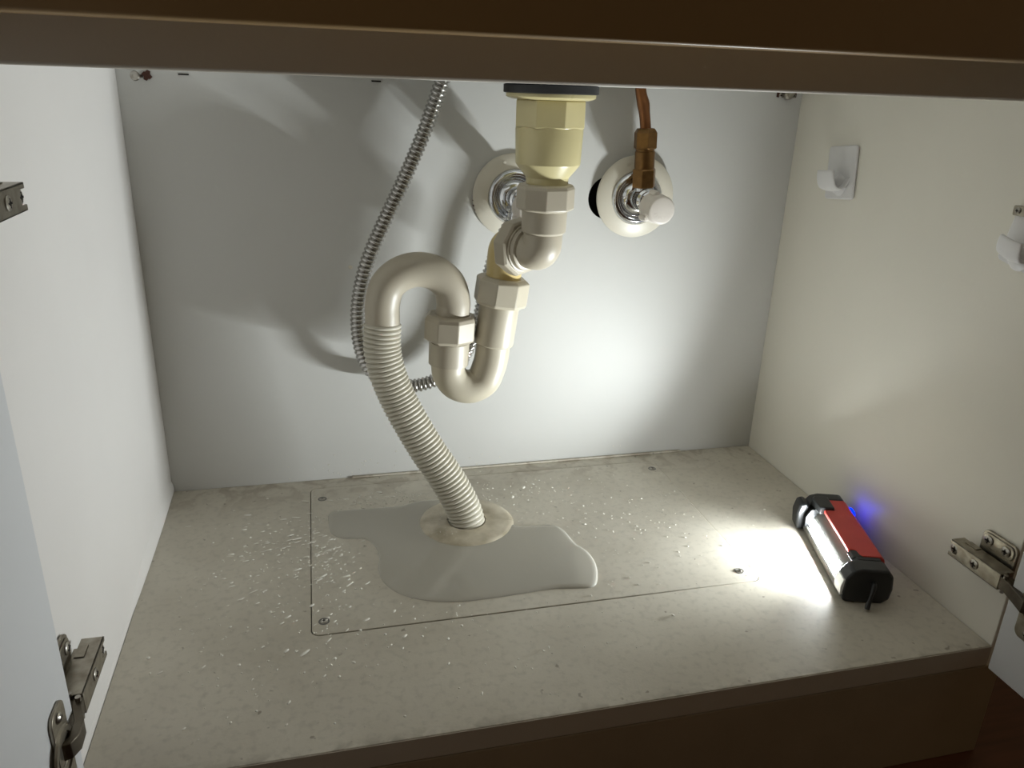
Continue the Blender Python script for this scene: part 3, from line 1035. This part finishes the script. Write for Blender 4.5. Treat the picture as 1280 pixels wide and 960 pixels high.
# red cover with notches, top and back
bm = bmesh.new()
red_top = [(-0.0175, 0.0610), (-0.0175, -0.0550), (0.0005, -0.0550), (0.0020, -0.0530), (0.0030, -0.0450), (0.0055, -0.0425), (0.0098, -0.0425), (0.0098, 0.0370), (-0.0015, 0.0370), (-0.0015, 0.0610)]
prism(bm, red_top, 0.0325, 0.0362, lambda w, s, z: tf(w, z, s))
red = lp('red_cover', bm, M['red'], angle=30, bevel=0.0007)
bm = bmesh.new()
seg(bm, [(-0.0170, 0.0362), (-0.0205, 0.0335), (-0.0228, 0.0250), (-0.0232, 0.0160), (-0.0212, 0.0160), (-0.0200, 0.0250), (-0.0160, 0.0330)], -0.0550, 0.0610)
k = link('cover_side', bm, M['red'], angle=40, bevel=0.0005)
k.parent = red
# far end: black head with a jutting clip and a swivel prong in front
cap('head', 0.0600, 0.0760, 0.0015, M['black'])
bm = bmesh.new()
prism(bm, [(-0.0010, 0.0380), (0.0135, 0.0380), (0.0150, 0.0480), (0.0165, 0.0600), (0.0130, 0.0650), (-0.0010, 0.0650)], 0.0300, 0.0385, lambda w, s, z: tf(w, z, s))
lp('clip_plate', bm, M['black'], angle=30, bevel=0.0012)
bm = bmesh.new()
seg(bm, [(0.0160, 0.0010), (0.0290, 0.0020), (0.0310, 0.0200), (0.0285, 0.0315), (0.0225, 0.0335), (0.0180, 0.0300)], 0.0550, 0.0745)
lp('swivel_prong', bm, M['black'], angle=30, bevel=0.0022)
# small blue indicator on the back edge near the head
bm = bmesh.new()
seg(bm, [(-0.0205, 0.0335), (-0.0238, 0.0325), (-0.0248, 0.0285), (-0.0225, 0.0275)], 0.0420, 0.0520)
lp('indicator', bm, M['blue'], angle=30)

# ------------------------------------------------------------------ spilled water
out = [(0.1719, -0.0799), (0.2027, -0.0786), (0.2463, -0.0795), (0.274, -0.0718), (0.320, -0.0850), (0.3593, -0.1405), (0.3754, -0.1469), (0.4012, -0.1501), (0.4105, -0.1634),
       (0.4142, -0.1879), (0.4222, -0.2076), (0.423, -0.2295), (0.4168, -0.2517), (0.4083, -0.2644), (0.3911, -0.2636), (0.3686, -0.2605), (0.3373, -0.2619),
       (0.3068, -0.2633), (0.2774, -0.2623), (0.2494, -0.2543), (0.2292, -0.2406), (0.2164, -0.2204), (0.213, -0.1985), (0.2156, -0.1752), (0.2125, -0.1555),
       (0.2031, -0.14), (0.1832, -0.1362), (0.1715, -0.1246), (0.1687, -0.1047)]


def closed_curve(pts, per):
    n = len(pts)
    r = []
    for i in range(n):
        a, b, c, d = (Vector(pts[(i + k) % n]) for k in (-1, 0, 1, 2))
        for k in range(per):
            t = k / per
            r.append(0.5 * ((2 * b) + (c - a) * t + (2 * a - 5 * b + 4 * c - d) * t * t + (3 * b - a - 3 * c + d) * t ** 3))
    return r


cv = closed_curve(out, 6)
area = sum(cv[i].x * cv[(i + 1) % len(cv)].y - cv[(i + 1) % len(cv)].x * cv[i].y for i in range(len(cv)))
sg = 1 if area > 0 else -1
bm = bmesh.new()
rings = []
n = len(cv)
for off, z in ((0.0, 0.0004), (0.0004, 0.0011), (0.0012, 0.0017), (0.0024, 0.0021), (0.0040, 0.0023), (0.0060, 0.0024)):
    row = []
    for i, p in enumerate(cv):
        t = (cv[(i + 1) % n] - cv[i - 1]).normalized()
        nn = Vector((-t.y, t.x)) * sg
        thick = 0.45 + 0.75 * min(1, max(0, (p.x - 0.22) / 0.16)) * min(1, max(0, (-0.11 - p.y) / 0.06))
        row.append(bm.verts.new((p.x + nn.x * off, p.y + nn.y * off, 0.0004 + (z - 0.0004) * thick)))
    rings.append(row)
for A, B in zip(rings, rings[1:]):
    for i in range(n):
        bm.faces.new((A[i], A[(i + 1) % n], B[(i + 1) % n], B[i]))
es = [bm.edges.get((rings[-1][i], rings[-1][(i + 1) % n])) for i in range(n)]
bmesh.ops.triangle_fill(bm, use_beauty=True, edges=es)
pud = link('puddle', bm, M['puddle'], angle=180, recalc='up')
tag(pud, 'clear water puddle spread around the ribbed hose on the floor panel', 'water')


def in_poly(x, y):
    c = False
    for i in range(len(out)):
        x1, y1 = out[i]
        x2, y2 = out[i - 1]
        if (y1 > y) != (y2 > y) and x < (x2 - x1) * (y - y1) / (y2 - y1) + x1:
            c = not c
    return c


def drop(bm, x, y, z, a, b, h, ang):
    ca, sa = math.cos(ang), math.sin(ang)
    rg = []
    for rr, hh in ((1.0, 0.0), (0.8, 0.6), (0.4, 0.93)):
        rg.append([bm.verts.new((x + (a * rr * math.cos(q)) * ca - (b * rr * math.sin(q)) * sa, y + (a * rr * math.cos(q)) * sa + (b * rr * math.sin(q)) * ca, z + h * hh))
                   for q in (2 * math.pi * k / 8 for k in range(8))])
    tp_ = bm.verts.new((x, y, z + h))
    for A, B in zip(rg, rg[1:]):
        for k in range(8):
            bm.faces.new((A[k], A[(k + 1) % 8], B[(k + 1) % 8], B[k]))
    for k in range(8):
        bm.faces.new((rg[-1][k], rg[-1][(k + 1) % 8], tp_))


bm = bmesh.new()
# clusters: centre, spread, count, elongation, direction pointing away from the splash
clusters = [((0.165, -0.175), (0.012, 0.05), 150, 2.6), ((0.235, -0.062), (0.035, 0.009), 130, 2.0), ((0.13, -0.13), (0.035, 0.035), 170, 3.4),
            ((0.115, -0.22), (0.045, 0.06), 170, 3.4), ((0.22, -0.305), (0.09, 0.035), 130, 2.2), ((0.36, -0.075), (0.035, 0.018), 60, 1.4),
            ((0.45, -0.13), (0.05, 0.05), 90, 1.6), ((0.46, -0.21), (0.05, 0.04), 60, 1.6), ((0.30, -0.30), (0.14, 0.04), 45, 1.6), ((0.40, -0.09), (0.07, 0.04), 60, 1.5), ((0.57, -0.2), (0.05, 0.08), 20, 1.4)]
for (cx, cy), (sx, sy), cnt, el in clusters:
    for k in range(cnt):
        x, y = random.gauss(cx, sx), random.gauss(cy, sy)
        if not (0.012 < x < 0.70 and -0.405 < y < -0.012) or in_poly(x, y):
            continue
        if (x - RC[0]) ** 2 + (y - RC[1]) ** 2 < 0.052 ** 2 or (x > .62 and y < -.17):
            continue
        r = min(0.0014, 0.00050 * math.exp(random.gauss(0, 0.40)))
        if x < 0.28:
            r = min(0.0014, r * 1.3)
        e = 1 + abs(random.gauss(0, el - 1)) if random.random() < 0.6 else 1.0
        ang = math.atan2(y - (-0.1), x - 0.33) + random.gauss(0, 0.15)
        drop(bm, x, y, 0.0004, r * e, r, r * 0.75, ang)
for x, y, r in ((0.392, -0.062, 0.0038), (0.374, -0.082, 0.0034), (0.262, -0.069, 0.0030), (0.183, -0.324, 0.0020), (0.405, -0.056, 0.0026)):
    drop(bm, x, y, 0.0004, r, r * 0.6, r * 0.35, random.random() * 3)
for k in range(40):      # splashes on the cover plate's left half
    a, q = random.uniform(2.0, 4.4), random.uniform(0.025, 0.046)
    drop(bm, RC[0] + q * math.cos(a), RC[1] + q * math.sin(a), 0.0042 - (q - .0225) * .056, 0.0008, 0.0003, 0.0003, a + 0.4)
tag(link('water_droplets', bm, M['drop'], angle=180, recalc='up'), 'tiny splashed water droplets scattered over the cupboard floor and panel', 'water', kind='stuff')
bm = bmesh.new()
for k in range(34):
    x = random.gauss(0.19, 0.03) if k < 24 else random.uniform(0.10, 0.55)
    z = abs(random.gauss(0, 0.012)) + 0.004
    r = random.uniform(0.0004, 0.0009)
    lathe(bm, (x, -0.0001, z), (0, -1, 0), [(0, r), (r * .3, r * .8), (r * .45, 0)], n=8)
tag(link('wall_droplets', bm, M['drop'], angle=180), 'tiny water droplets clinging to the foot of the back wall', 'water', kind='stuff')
